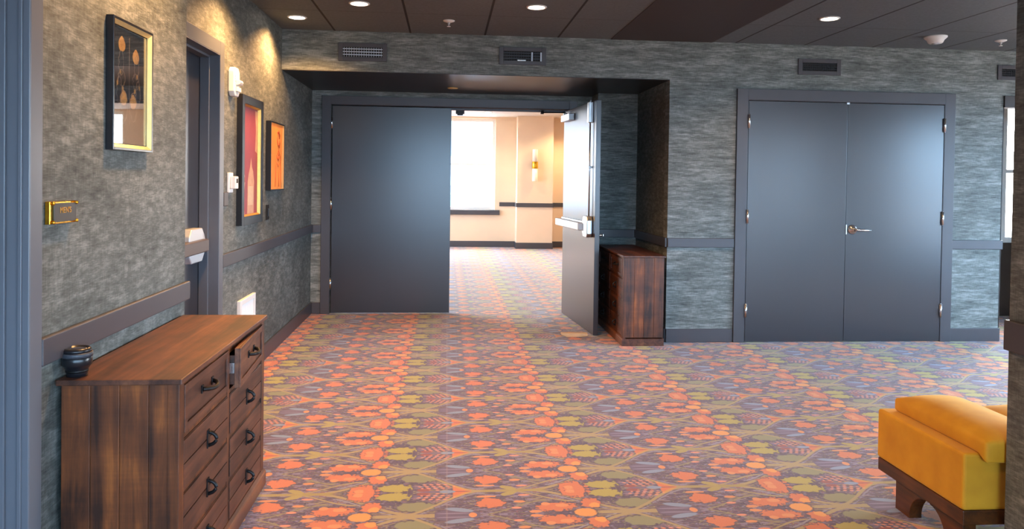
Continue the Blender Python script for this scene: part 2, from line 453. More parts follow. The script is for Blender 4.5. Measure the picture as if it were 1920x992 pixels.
def velvet():
    m, nt, p = mat('amber_velvet')
    tc = nt.nodes.new('ShaderNodeTexCoord')
    n = nt.nodes.new('ShaderNodeTexNoise'); n.inputs['Scale'].default_value = 9; n.inputs['Detail'].default_value = 4
    nt.links.new(tc.outputs['Object'], n.inputs['Vector'])
    r = nt.nodes.new('ShaderNodeValToRGB'); r.color_ramp.elements[0].position = .3; r.color_ramp.elements[1].position = .7
    r.color_ramp.elements[0].color = col4(srgb(200, 138, 12)); r.color_ramp.elements[1].color = col4(srgb(218, 158, 26))
    nt.links.new(n.outputs[0], r.inputs[0]); nt.links.new(r.outputs[0], p.inputs['Base Color'])
    p.inputs['Roughness'].default_value = .75
    p.inputs['Sheen Weight'].default_value = .4; p.inputs['Sheen Roughness'].default_value = .35; p.inputs['Sheen Tint'].default_value = col4(srgb(255, 214, 130))
    return m
M['velvet'] = velvet()

# ------------------------------------------------------------------ room shell
CH = 2.64          # ceiling height
YB = 6.49          # main rear wall
XL, XN = -1.386, -1.192    # far and near planes of the left wall
bm = new(); box(bm, -5, 9, -4.6, 16.2, -.12, 0); struct('floor', bm, M['carpet'])
bm = new(); box(bm, -2.2, 7.6, -4.4, 6.61, CH, CH+.1); struct('ceiling', bm, M['ceiling'])
bm = new(); box(bm, 1.398, 2.30, -4.2, 6.485, CH-.004, CH+.01); struct('trim_1', bm, M['band'])

# rear wall with the double-door opening, the recess mouth and the passage opening
bm = new()
T = .12
box(bm, 1.93, 2.615, YB, YB+T, 0, CH)
box(bm, 2.615, 4.475, YB, YB+T, 2.15, CH)
box(bm, 4.475, 5.03, YB, YB+T, 0, CH)
box(bm, 5.03, 5.98, YB, YB+T, 2.15, CH)
box(bm, 5.98, 7.5, YB, YB+T, 0, CH)
box(bm, XL, 1.93, YB, YB+.10, 2.305, CH)
struct('wall_back', bm, M['paperh'])
# dark underside of the lowered recess
bm = new(); box(bm, XL-.05, 1.98, YB+.001, 8.0, 2.300, 2.31); struct('trim_2', bm, M['soffit'])
# recess walls
bm = new()
box(bm, XL, -1.19, 7.93, 8.07, 0, 2.3)
box(bm, -1.19, 1.27, 7.93, 8.07, 2.165, 2.3)
box(bm, 1.27, 1.53, 7.93, 8.07, 0, 2.3)
box(bm, 1.52, 2.04, 7.60, 8.07, 0, 2.3)
struct('wall_recess', bm, M['paperh'])
bm = new(); box(bm, 1.93, 2.04, YB+.12, 7.60, 0, 2.3); struct('wall_recess_right', bm, M['paper'])
# left wall, far run with the exit-door opening
bm = new()
box(bm, XL-.16, XL, 3.5, 3.79, 0, CH)
box(bm, XL-.16, XL, 3.79, 4.705, 2.14, CH)
box(bm, XL-.16, XL, 4.705, 8.07, 0, CH)
struct('wall_left', bm, M['paper'])
# left wall, nearer run standing proud of it
bm = new()
box(bm, -1.50, XN, 2.26, 3.582, 0, CH)
box(bm, -1.50, XN, 1.22, 2.26, 2.15, CH)
box(bm, -1.50, XN, -4.1, 1.22, 0, CH)
struct('wall_left_near', bm, M['paper'])
# pier at the right edge
bm = new(); box(bm, 2.06, 2.40, 1.30, 2.60, 0, CH); struct('wall_pier', bm, M['paper'])
# side and rear walls of the room out of frame, with their windows
WR = [(-3.4, -1.6), (1.6, 3.4), (4.1, 5.9)]      # right wall windows (y ranges)
bm = new(); x0, x1 = 7.1, 7.3
yprev = -4.2
for a, b in WR:
    box(bm, x0, x1, yprev, a, 0, CH); box(bm, x0, x1, a, b, 0, .55); box(bm, x0, x1, a, b, 2.35, CH); yprev = b
box(bm, x0, x1, yprev, 6.6, 0, CH); struct('wall_right', bm, M['cream'])
WB = [(-1.0, 1.0), (1.7, 3.7), (4.3, 6.3)]
bm = new(); y0, y1 = -4.3, -4.1; xprev = -1.6
for a, b in WB:
    box(bm, xprev, a, y0, y1, 0, CH); box(bm, a, b, y0, y1, 0, .60); box(bm, a, b, y0, y1, 2.45, CH); xprev = b
box(bm, xprev, 7.3, y0, y1, 0, CH); struct('wall_front', bm, M['cream'])

def window(n, axis, plane, a, b, z0, z1, rails=True):
    bm = new(); w = .06
    def bx(u0, u1, v0, v1, d0, d1):
        if axis == 'x': box(bm, plane+d0, plane+d1, u0, u1, v0, v1)
        else: box(bm, u0, u1, plane+d0, plane+d1, v0, v1)
    bx(a, a+w, z0, z1, 0, .08); bx(b-w, b, z0, z1, 0, .08); bx(a+w, b-w, z0, z0+w, 0, .08); bx(a+w, b-w, z1-w, z1, 0, .08)
    zm = (z0+z1)/2
    if rails: bx(a+w, b-w, zm-.02, zm+.02, .01, .07)
    o = struct('window_%d' % n, bm, M['alu' if axis == 'f' else 'white'])
    bm = new(); bx(a+w, b-w, z0+w, z1-w, .035, .041)
    obj('pane', bm, M['glass'], o)
    return o

wn = 1
for a, b in WR: window(wn, 'x', 7.16, a, b, .55, 2.35); wn += 1
for a, b in WB: window(wn, 'y', -4.24, a, b, .60, 2.45); wn += 1

# passage behind the right end of the rear wall
bm = new()
PB = 7.75
box(bm, 4.95, 6.02, PB, PB+.12, 0, 2.64); box(bm, 6.02, 7.0, PB, PB+.12, 0, .80); box(bm, 6.02, 7.0, PB, PB+.12, 2.36, 2.64); box(bm, 7.0, 7.6, PB, PB+.12, 0, 2.64)
box(bm, 4.90, 5.0, 6.61, PB+.12, 0, 2.64); box(bm, 7.5, 7.6, 6.61, PB, 0, 2.64)
struct('wall_passage', bm, M['brown'])
bm = new(); box(bm, 4.9, 7.6, 6.61, PB+.12, 2.64, 2.70); struct('ceiling_passage', bm, M['brown'])
window(wn, 'y', PB+.02, 6.02, 7.0, .80, 2.36); wn += 1

# ------------------------------------------------------------------ trims
def rail(name, segs, kind):
    """segs: (x0,x1,y0,y1) footprints; kind rail or base"""
    bm = new()
    for s in segs:
        if kind == 'rail': box(bm, *s, .838, .920)
        elif kind == 'base': box(bm, *s, .0, .120)
    o = struct(name, bm, M['trim'], bevel=.004)
    return o
rail('trim_3', [(1.93, 2.528, YB-.02, YB), (4.522, 5.045, YB-.02, YB)], 'rail')
rail('baseboard_back', [(1.93, 2.528, YB-.014, YB), (4.522, 5.04, YB-.014, YB), (5.99, 7.1, YB-.014, YB)], 'base')
rail('trim_4', [(XL, XL+.02, 4.79, 7.93), (XL+.02, -1.285, 7.91, 7.93)], 'rail')
rail('baseboard_left', [(XL, XL+.014, 4.79, 7.93), (XL+.014, -1.285, 7.916, 7.93)], 'base')
rail('trim_5', [(XN, XN+.02, 2.32, 3.60)], 'rail')
rail('baseboard_left_near', [(XN, XN+.014, 2.32, 3.582)], 'base')
rail('trim_6', [(1.52, 1.93, 7.58, 7.60), (1.91, 1.93, YB, 7.58)], 'rail')
rail('baseboard_recess', [(1.52, 1.93, 7.586, 7.60), (1.916, 1.93, YB+.01, 7.586)], 'base')
bm = new(); box(bm, 2.033, 2.06, 1.30, 2.595, .812, .922); struct('trim_7', bm, M['trim'], bevel=.004)
bm = new(); box(bm, 2.045, 2.06, 1.30, 2.60, 0, .12); struct('baseboard_pier', bm, M['trim'], bevel=.004)

def casing(name, axis, plane, a, b, ztop, w, sgn, depth, jamb):
    """three-sided door casing on a wall plane plus the jamb lining through the wall.
    axis 'y': wall faces -y ; axis 'x': wall faces +x"""
    bm = new()
    def bx(u0, u1, v0, v1, d0, d1):
        if axis == 'x': box(bm, plane+d0, plane+d1, u0, u1, v0, v1)
        else: box(bm, u0, u1, plane+d0, plane+d1, v0, v1)
    f0, f1 = (0, sgn*depth)
    bx(a-w, a, 0, ztop+w, f0, f1); bx(b, b+w, 0, ztop+w, f0, f1); bx(a, b, ztop, ztop+w, f0, f1)
    j0, j1 = f1, -sgn*jamb
    t = .016
    bx(a, a+t*.3, 0, ztop, j0, j1); bx(b-t*.3, b, 0, ztop, j0, j1); bx(a, b, ztop-t*.3, ztop, j0, j1)
    return bm, bx

# right double doors
bm, bx = casing('c', 'y', YB, 2.632, 4.462, 2.142, .098, -1, .022, .10)
bx(2.637, 2.66, 0, 2.13, .028, .06); bx(4.434, 4.457, 0, 2.13, .028, .06); bx(2.637, 4.457, 2.115, 2.138, .028, .06)
struct('trim_8', bm, M['trim'], bevel=.003)

def hinges(parent, xs, y, zs, h=.12):
    for z in zs:
        bm = new()
        lathe(bm, [(.0115, z-h/2), (.0115, z+h/2)], (xs, y, 0), 'z', 14)
        lathe(bm, [(.0, z-h/2-.006), (.006, z-h/2)], (xs, y, 0), 'z', 10)
        lathe(bm, [(.006, z+h/2), (.0, z+h/2+.006)], (xs, y, 0), 'z', 10)
        obj('hinge', bm, M['chrome'], parent)

def slab_door(name, x0, x1, label):
    bm = new(); box(bm, x0, x1, YB-.020, YB+.026, .008, 2.134)
    o = struct(name, bm, M['door'], label, 'door', bevel=.002)
    return o
dl = slab_door('door_1', 2.640, 3.5465, 'closed slate grey flush door leaf without a handle, left half of the wide pair on the right')
dr = slab_door('door_2', 3.5495, 4.453, 'closed slate grey flush door leaf with a chrome lever, right half of the pair')
hinges(dl, 2.640, YB-.028, (1.953, 1.115, .283))
hinges(dr, 4.455, YB-.028, (1.953, 1.115, .283))
yf = YB-.020
bm = new(); lathe(bm, [(.0, yf-.001), (.042, yf-.001), (.042, yf-.006), (.036, yf-.012), (.020, yf-.016), (.017, yf-.05), (.0, yf-.052)], (3.612, 0, 1.008), 'y', 28)
ro = obj('lever_rose', bm, M['chrome'], dr)
bm = new(); tube(bm, [(3.612, yf-.044, 1.008), (3.640, yf-.052, 1.008), (3.68, yf-.056, 1.006), (3.755, yf-.056, 1.004)], [.012, .0115, .0105, .0095], 12)
obj('lever_handle', bm, M['chrome'], ro)
bm = new(); lathe(bm, [(.0, yf-.053), (.009, yf-.053), (.009, yf-.055), (.0, yf-.0551)], (3.608, 0, 1.006), 'y', 16); obj('keyhole', bm, M['black'], ro)
bm = new(); box(bm, 3.5515, 3.560, yf-.002, yf+.01, .965, 1.05); obj('latch_plate', bm, M['steel'], dr)
bm = new(); box(bm, 3.535, 3.56, YB-.028, YB-.018, 2.122, 2.137); obj('catch', bm, M['steel'], dl)

# recess double doors
bm, bx = casing('c', 'y', 7.93, -1.195, 1.275, 2.158, .088, -1, .025, .14)
bm2 = bm
bx(-1.19, -1.165, 0, 2.15, .052, .075); bx(-1.19, 1.27, 2.13, 2.154, .052, .075)
fr = struct('trim_9', bm2, M['trim'], bevel=.006)
bm = new(); box(bm, .085, .175, 7.995, 8.05, 2.095, 2.13); box(bm, .10, .16, 8.0, 8.03, 2.08, 2.096); obj('strike_block', bm, M['iron'], fr)
bm = new(); box(bm, -1.180, .040, 7.932, 7.978, .008, 2.146)
dc = struct('door_3', bm, M['door'], 'closed slate grey wide door leaf filling the left half of the opening in the recess', 'door', bevel=.002)
hinges(dc, -1.186, 7.922, (1.971, 1.135, .312), .115)

# open leaf: built along its own x axis (hinge at the origin), then swung
LW = 1.175
ang = math.atan2(6.75-7.93, 1.340-1.227)
op = bpy.data.objects.new('door_4', None); COL.objects.link(op); op.empty_display_size = .1
op.location = (1.227, 7.93, 0); op.rotation_euler = (0, 0, ang)
op['kind'] = 'structure'; tag(op, 'open slate grey door leaf with a panic bar, swung into the room, its face brightly lit', 'door')
# local: +x from hinge to free edge, local -y is the left (panic-bar) face side
bm = new(); box(bm, 0, LW, 0, .045, .010, 2.140); obj('leaf', bm, M['door'], op, .002, True)
bm = new()     # panic bar chassis: flared case near the free edge
zc = .985
prism(bm, [(LW-.235, zc-.045), (LW-.20, zc-.095), (LW-.085, zc-.095), (LW-.065, zc-.06), (LW-.065, zc+.06), (LW-.085, zc+.10), (LW-.20, zc+.10), (LW-.235, zc+.045)], 'y', -.002, -.055)
ch = obj('panic_chassis', bm, M['steel'], op, .006, True)
bm = new(); box(bm, .055, LW-.23, -.095, -.030, zc-.040, zc+.032)
box(bm, .055, .075, -.04, -.001, zc-.035, zc+.03)
obj('push_bar', bm, M['alu'], op, .008, True)
bm = new(); box(bm, .06, LW-.24, -.030, -.001, zc-.05, zc+.045); obj('bar_rail', bm, M['steel'], op, .003, True)
bm = new(); tube(bm, [(LW-.13, -.020, zc+.10), (LW-.13, -.020, 1.945)], .0075, 12); obj('vertical_rod', bm, M['steel'], op, 0, True)
bm = new(); box(bm, LW-.150, LW-.110, -.034, -.001, 1.525, 1.545); obj('rod_guide', bm, M['steel'], op, .003, True)
bm = new(); box(bm, LW-.162, LW-.098, -.042, -.001, 1.945, 2.132); lathe(bm, [(.008, 2.13), (.008, 2.15), (0, 2.152)], (LW-.13, -.02, 0), 'z', 12); obj('top_latch', bm, M['steel'], op, .004, True)
bm = new(); box(bm, .10, .42, -.062, -.001, 2.015, 2.085); lathe(bm, [(.022, 2.085), (.022, 2.108), (0, 2.109)], (.16, -.032, 0), 'z', 16)
clo = obj('closer_body', bm, M['steel'], op, .006, True)
bm = new(); e1 = (.16, -.032, 2.112)
Ri = Matrix.Rotation(-ang, 3, 'Z'); k = Ri @ (Vector((.985, 7.885, 2.118)) - Vector((1.227, 7.93, 0)))
tube(bm, [e1, tuple(k)], .0065, 8); lathe(bm, [(.018, k.z-.016), (.018, k.z+.016)], (k.x, k.y, 0), 'z', 14); box(bm, k.x-.03, k.x+.03, k.y-.02, k.y+.02, k.z+.012, k.z+.022)
obj('closer_arm', bm, M['iron'], clo, 0, True)
bm = new(); box(bm, LW-.10, LW-.055, .045, .052, .885, 1.125)
pl = obj('lever_plate', bm, M['chrome'], op, .002, True)
bm = new(); tube(bm, [(LW-.075, .05, .912), (LW-.075, .10, .912)], .010, 12); tube(bm, [(LW-.075, .098, .912), (LW-.19, .10, .910)], [.010, .008], 12); obj('lever_handle', bm, M['chrome'], pl, 0, True)
for z in (.28, 1.1, 1.95):
    bm = new(); lathe(bm, [(.009, z-.055), (.009, z+.055)], (-.008, .052, 0), 'z', 12); obj('hinge', bm, M['chrome'], op, 0, True)

# left exit door with its deep frame
bm, bx = casing('c', 'x', XL, 3.795, 4.706, 2.135, .082, 1, .02, .11)
bx(3.80, 3.815, 0, 2.13, -.095, -.040); bx(4.686, 4.701, 0, 2.13, -.095, -.040); bx(3.80, 4.70, 2.115, 2.13, -.095, -.040)
struct('trim_10', bm, M['frame'], bevel=.004)
bm = new(); box(bm, -1.53, -1.482, 3.803, 4.698, .008, 2.128)
de = struct('door_5', bm, M['door'], 'slate grey exit door with a panic bar, set deep in the left wall', 'door', bevel=.002)
bm = new(); prism(bm, [(4.36, .945), (4.40, .905), (4.58, .905), (4.62, .945), (4.655, 1.0), (4.62, 1.06), (4.58, 1.10), (4.40, 1.10), (4.36, 1.06)], 'x', -1.482, -1.425)
obj('panic_chassis', bm, M['alu'], de, .006)
bm = new(); box(bm, -1.46, -1.392, 3.86, 4.60, .962, 1.035); obj('push_bar', bm, plain('dark_bronze_bar', srgb(92, 80, 76), .35, .3), de, .006)

# door frame cut by the left edge of the view
bm, bx = casing('c', 'x', XN, 1.222, 2.252, 2.145, .066, 1, .018, .20)
bx(2.236, 2.247, 0, 2.13, -.20, -.042); bx(2.241, 2.248, 0, 2.13, -.012, .0); bx(1.227, 1.245, 0, 2.13, -.20, -.042)
struct('trim_11', bm, M['frame'], bevel=.003)
bm = new(); box(bm, -1.345, -1.30, 1.23, 2.232, .008, 2.13); struct('door_6', bm, M['frame'], bevel=.002)

# passage opening trim
bm, bx = casing('c', 'y', YB, 5.035, 5.975, 2.14, .09, -1, .02, .12)
bm.free(); bm = new()
box(bm, 5.032, 5.978, YB-.018, YB+.12, 2.13, 2.235); box(bm, 5.031, 5.04, YB-.002, YB+.13, 0, 2.13); box(bm, 5.97, 5.979, YB-.002, YB+.13, 0, 2.13)
struct('trim_12', bm, M['brown'], bevel=.003)

# ------------------------------------------------------------------ far room
FB, FP = 15.82, 15.45        # far wall and the pier standing proud of it
FH = 2.72
FW = [(-4.2, -2.9), (-2.4, -1.1), (-.35, 1.005), (4.12, 5.45)]
bm = new(); xprev = -5.0
for a, b in FW:
    box(bm, xprev, a, FB, FB+.3, 0, FH); box(bm, a, b, FB, FB+.3, 0, .775); box(bm, a, b, FB, FB+.3, 2.68, FH); xprev = b
box(bm, xprev, 6.2, FB, FB+.3, 0, FH)
struct('wall_far', bm, M['cream'])
bm = new(); box(bm, 1.435, 2.175, FP, FB, 0, FH); struct('wall_far_pier', bm, M['cream'])
FL = [(9.0, 10.6), (11.4, 13.0), (13.6, 15.2)]  # unseen side windows, added to brighten the far room
bm = new(); yprev = 8.07
for a, b in FL:
    box(bm, -5.0, -4.8, yprev, a, 0, FH); box(bm, -5.0, -4.8, a, b, 0, .775); box(bm, -5.0, -4.8, a, b, 2.6, FH); yprev = b
box(bm, -5.0, -4.8, yprev, FB, 0, FH); struct('wall_far_left', bm, M['cream'])
bm = new(); box(bm, 6.1, 6.2, 8.07, FB, 0, FH); struct('wall_far_right', bm, M['cream'])
bm = new(); box(bm, -5.0, XL-.0, 8.07, 8.13, 0, FH); box(bm, 2.04, 6.1, 8.07, 8.13, 0, FH); box(bm, XL, -1.3, 8.07, 8.13, 0, FH); box(bm, -1.3, 1.38, 8.07, 8.13, 2.26, FH); box(bm, 1.38, 2.04, 8.07, 8.13, 0, FH)
struct('wall_far_front', bm, M['cream'])
bm = new(); box(bm, -5.0, 6.2, 8.07, FB+.3, FH, FH+.1); struct('ceiling_far', bm, M['creamceil'])
bm = new()
for s in [(1.10, 1.435, FB-.02, FB), (2.175, 4.05, FB-.02, FB), (1.415, 2.195, FP-.02, FP), (1.415, 1.435, FP, FB), (2.175, 2.195, FP, FB)]: box(bm, *s, .855, .94)
struct('trim_13', bm, M['trim'], bevel=.003)
bm = new()
for s in [(-4.9, 1.435, FB-.015, FB), (2.175, 6.1, FB-.015, FB), (1.42, 2.19, FP-.015, FP), (1.42, 1.435, FP, FB), (2.175, 2.19, FP, FB)]: box(bm, *s, 0, .125)
struct('baseboard_far', bm, M['trim'], bevel=.003)
for a, b in FW:
    w = window(wn, 'y', FB+.10, a, b, .775, 2.68); wn += 1
    bm = new(); box(bm, a-.03, b+.10, FB-.06, FB+.10, .675, .775); obj('window_sill', bm, M['trim'], w, .003)
for a, b in FL: window(wn, 'x', -4.94, a, b, .775, 2.6); wn += 1  # the added, unseen far-room windows
# facade across the street, washed out by the daylight
bl = thing('street_building', 'pale facade seen through the bright far window, nearly washed out', 'building', (0, 26, 0))
bm = new(); box(bm, -9, 3.2, 26, 30, -3, 9); obj('facade', bm, M['concrete'], bl)
for i in range(5):
    for j in range(2):
        bm = new(); x = -6.6 + i*1.55; z = -.4 + j*2.6
        box(bm, x, x+.62, 25.96, 26.02, z, z+1.6); obj('facade_window', bm, M['facadeglass'], bl)

# ------------------------------------------------------------------ dressers
def make_dresser(label, loc, rz, open_drawer):
    t = thing('dresser', label, 'dresser', loc, rz)
    L, D, Hh = 1.10, .355, .775      # length along local y, depth along local x (front at +x)
    hy, hx_ = L/2, D/2
    bm = new(); box(bm, -hx_-.006, hx_+.012, -hy-.012, hy+.012, Hh-.018, Hh); obj('top', bm, M['woody'], t, .003, True)
    for s in (-1, 1):
        bm = new(); n = 4; w = (D-.008)/n
        for i in range(n):
            a = -hx_ + .004 + i*w
            box(bm, a+.0012, a+w-.0012, s*(hy-.018), s*hy, .07, Hh-.0185)
        box(bm, -hx_+.004, hx_-.004, s*(hy-.018), s*(hy-.004), .07, Hh-.019)
        obj('side_panel', bm, M['woodz'], t, .0018, True)
        bm = new(); box(bm, hx_-.035, hx_+.001, s*(hy-.045), s*(hy+.001), .07, Hh-.0185); obj('corner_post', bm, M['woodz'], t, .002, True)
    bm = new(); box(bm, -hx_, -hx_+.008, -hy+.02, hy-.02, .05, Hh-.02); box(bm, -hx_+.01, hx_-.05, -.012, .012, .06, Hh-.02)
    obj('carcass', bm, M['woody'], t, 0, True)
    bm = new(); box(bm, hx_-.028, hx_-.004, -hy+.045, hy-.045, Hh-.05, Hh-.0185); box(bm, hx_-.028, hx_-.004, -.014, .014, .07, Hh-.05)
    for z in (.575, .40, .232): box(bm, hx_-.028, hx_-.006, -hy+.045, hy-.045, z-.008, z+.008)
    obj('front_rails', bm, M['woodz'], t, .001, True)
    bm = new(); box(bm, -hx_, hx_+.012, -hy-.008, hy+.008, 0, .062); prism(bm, [(hx_+.012, .062), (hx_-.002, .074), (hx_-.02, .074), (hx_-.02, .062)], 'y', -hy-.008, hy+.008)
    obj('plinth', bm, M['woody'], t, .002, True)
    rows = [(.588, .742), (.410, .565), (.242, .392), (.078, .224)]
    for c, (ya, yb) in enumerate(((-hy+.048, -.016), (.016, hy-.048))):
        for r, (za, zb) in enumerate(rows):
            dx = .004 if (open_drawer and c == 1 and r == 0) else 0.0
            f = hx_ - .004 + dx
            bm = new()
            box(bm, f-.016, f, ya, yb, za, zb)
            w = .026
            if r == 0:
                for (p, q, u, v) in ((ya, ya+w, za, zb), (yb-w, yb, za, zb), (ya+w, yb-w, za, za+w), (ya+w, yb-w, zb-w, zb)): box(bm, f, f+.007, p, q, u, v)
            else:
                for k in range(2):
                    zz = za + (zb-za)*k/2; box(bm, f, f+.004, ya+.001, yb-.001, zz+.002, zz+(zb-za)/2-.002)
            if dx:
                bm2 = new(); box(bm2, f-.30, f-.016, ya+.012, ya+.024, za+.012, zb-.03); box(bm2, f-.30, f-.016, yb-.024, yb-.012, za+.012, zb-.03); box(bm2, f-.30, f-.016, ya+.024, yb-.024, za+.012, za+.018)
            if dx:        # stands slightly askew, its near end pulled out
                piv = Vector((f, yb, 0)); rt = Matrix.Translation(piv) @ Matrix.Rotation(-.062*-1, 4, 'Z') @ Matrix.Translation(-piv)
                bmesh.ops.transform(bm, matrix=rt, verts=bm.verts[:]); bmesh.ops.transform(bm2, matrix=rt, verts=bm2.verts[:])
            d = obj('drawer', bm, M['woody'], t, .0015, True)
            if dx:
                obj('drawer_box', bm2, M['woody'], d, 0, True)
                bm2 = new(); box(bm2, f-.28, f-.017, ya+.002, ya+.011, (za+zb)/2-.02, (za+zb)/2+.02); bmesh.ops.transform(bm2, matrix=rt, verts=bm2.verts[:]); obj('drawer_slide', bm2, M['chrome'], d, 0, True)
            yc = (ya+yb)/2; zc_ = (za+zb)/2 + (.012 if r == 0 else 0)
            bm = new()
            if r == 0:        # arched bar pull
                fx = f+.0005
                hwid = .058
                box(bm, fx, fx+.004, yc-hwid-.008, yc-hwid+.012, zc_-.014, zc_+.014); box(bm, fx, fx+.004, yc+hwid-.012, yc+hwid+.008, zc_-.014, zc_+.014)
                pts = [(fx+.003, yc-hwid, zc_)] + [(fx+.006+.026*math.sin(PI*i/10)**.6, yc-hwid+2*hwid*i/10, zc_-.006*math.sin(PI*i/10)) for i in range(1, 10)] + [(fx+.003, yc+hwid, zc_)]
                tube(bm, pts, .0075, 10)
            else:             # short upright drop pull on a back plate
                fx = f+.004
                box(bm, fx, fx+.004, yc-.012, yc+.012, zc_-.032, zc_+.032)
                pts = [(fx+.003, yc, zc_+.024)] + [(fx+.004+.026*math.sin(PI*i/8)**.6, yc, zc_+.024-.048*i/8) for i in range(1, 8)] + [(fx+.003, yc, zc_-.024)]
                tube(bm, pts, .0065, 10)
            if dx: bmesh.ops.transform(bm, matrix=rt, verts=bm.verts[:])
            obj('drawer_pull', bm, M['iron'], d, .001, True)
    return t
make_dresser('reddish brown rustic wooden dresser in the left foreground, its far top drawer slightly open', (-.998, 2.972, 0), 0, True)
make_dresser('dark brown wooden dresser in the recess behind the open door', (1.695, 6.90, 0), PI, False)

# ------------------------------------------------------------------ camera lens standing on the dresser
t = thing('camera_lens', 'small black camera lens standing on the near left corner of the dresser top', 'camera lens', (-1.146, 2.47, .775))
bm = new(); lathe(bm, [(0, 0), (.030, 0), (.031, .012), (.033, .022), (.041, .034), (.043, .036), (.043, .058), (.0415, .060)], seg=36); obj('barrel', bm, M['black'], t, 0, True)
bm = new(); lathe(bm, [(.0415, .060), (.0445, .061), (.0445, .073), (.0415, .0745)], seg=36)
obj('focus_ring', bm, plain('ribbed_grey_rubber', srgb(58, 62, 70), .4, noise=.2, scale=200), t, 0, True)
bm = new(); lathe(bm, [(.0410, .0745), (.0405, .082), (.036, .088), (.033, .088), (.031, .082), (0, .082)], seg=36); obj('rim', bm, M['black'], t, 0, True)
bm = new(); lathe(bm, [(.030, .0825), (.024, .0850), (.012, .0866), (0, .087)], seg=36); obj('front_glass', bm, plain('coated_glass', (.02, .02, .035), .05, coat=1), t, 0, True, smooth=True)
bm = new(); lathe(bm, [(.0312, .0125), (.0322, .0125), (.0332, .0205), (.032, .0205)], seg=36); obj('mount_ring', bm, M['iron'], t, 0, True)

# ------------------------------------------------------------------ things on the left wall
def text_mesh(s, size, depth):
    cu = bpy.data.curves.new('txt', 'FONT'); cu.body = s; cu.size = size; cu.extrude = depth; cu.align_x = 'CENTER'; cu.align_y = 'CENTER'
    o = bpy.data.objects.new('txt', cu); COL.objects.link(o)
    dg = bpy.context.evaluated_depsgraph_get(); me = bpy.data.meshes.new_from_object(o.evaluated_get(dg))
    bpy.data.objects.remove(o); bpy.data.curves.remove(cu); return me

t = thing('door_sign', 'small dark plaque with gold lettering in a brass frame, on the near left wall', 'sign', (XN, 2.44, 1.253))
y0, y1, z0, z1 = 2.363, 2.520, 1.253, 1.322
bm = new(); box(bm, XN+.001, XN+.016, y0, y1, z0, z1); obj('brass_plate', bm, M['brass'], t, .002)
bm = new(); box(bm, XN+.0162, XN+.021, y0+.016, y1-.006, z0+.006, z1-.006); obj('sign_panel', bm, plain('dark_bronze_panel', srgb(56, 50, 46), .4), t, .001)
for yy in (y0+.008, y1-.006):
    for zz in (z0+.006, z1-.006):
        bm = new(); lathe(bm, [(0, XN+.016), (.0055, XN+.016), (.0055, XN+.024), (.004, XN+.026), (0, XN+.026)], (0, yy, zz), 'x', 14); obj('standoff', bm, M['brass'], t)
me = text_mesh("MEN'S", .026, .0008)
bm = new(); bm.from_mesh(me); bpy.data.meshes.remove(me)
bmesh.ops.transform(bm, matrix=Matrix(((0, 0, 1, XN+.0215), (1, 0, 0, (y0+y1)/2+.004), (0, 1, 0, (z0+z1)/2+.006), (0, 0, 0, 1))), verts=bm.verts[:])
obj('lettering', bm, plain('gold_lettering', srgb(196, 142, 60), .4, .3), t)

def pic_frame(t, xw, xf, y0, y1, z0, z1, w, m):
    bm = new()
    box(bm, xw, xf, y0, y0+w, z0, z1); box(bm, xw, xf, y1-w, y1, z0, z1); box(bm, xw, xf, y0+w, y1-w, z0, z0+w); box(bm, xw, xf, y0+w, y1-w, z1-w, z1)
    return obj('frame', bm, m, t, .0015)
def lip(t, xa, xb, y0, y1, z0, z1, wo, wi, m, name='gilt_lip'):
    """sloped inner lip running from xb (outer edge) down to xa (inner edge)"""
    bm = new()
    o = [(y0+wo, z0+wo), (y1-wo, z0+wo), (y1-wo, z1-wo), (y0+wo, z1-wo)]; i = [(y0+wi, z0+wi), (y1-wi, z0+wi), (y1-wi, z1-wi), (y0+wi, z1-wi)]
    O = [bm.verts.new((xb, *p)) for p in o]; I = [bm.verts.new((xa, *p)) for p in i]; OB = [bm.verts.new((xa-.003, *p)) for p in o]; IB = [bm.verts.new((xa-.003, *p)) for p in i]
    for k in range(4):
        j = (k+1) % 4
        bm.faces.new((O[k], O[j], I[j], I[k])); bm.faces.new((I[k], I[j], IB[j], IB[k])); bm.faces.new((IB[k], IB[j], OB[j], OB[k])); bm.faces.new((OB[k], OB[j], O[j], O[k]))
    return obj(name, bm, m, t)

# picture 1: dark art with four golden drops, glazed
t = thing('picture', 'glazed picture of golden drops on black, in a black and gold frame, nearest the camera', 'picture', (XN, 2.905, 1.492))
y0, y1, z0, z1 = 2.763, 3.121, 1.4935, 1.965; xf = -1.165
pic_frame(t, XN+.001, xf, y0, y1, z0, z1, .010, M['black'])
lip(t, xf-.013, xf-.001, y0, y1, z0, z1, .010, .023, M['goldlite'])
xa = xf-.020
m_art = plain('black_art_paper', srgb(34, 33, 36), .6, noise=.2, scale=40)
m_pale = plain('pale_line_ink', srgb(176, 160, 146), .5, noise=.2)
m_drop = plain('golden_drop_ink', srgb(244, 184, 104), .45, noise=.25, scale=60)
bm = new(); box(bm, XN+.004, xa, y0+.028, y1-.028, z0+.028, z1-.028)
yw0, yw1 = y0+.03, y1-.03
def yy(f): return yw0 + (yw1-yw0)*f
def zz(f): return z0+.03 + (z1-z0-.06)*f
def disc(cy, cz, ry, rz_, mi, n=18, drop=False):
    pts = []
    for k in range(n):
        a = 2*PI*k/n; s = math.sin(a); c_ = math.cos(a)
        wdt = ry*(1 - .45*max(0, s)) if drop else ry
        pts.append((cy + wdt*c_, cz + rz_*s))
    prism(bm, pts, 'x', xa, xa+.0012, mi)
for f, g in ((.28, .87), (.70, .80), (.34, .40), (.62, .38)): disc(yy(f), zz(g), .030, .028, 2, drop=True)
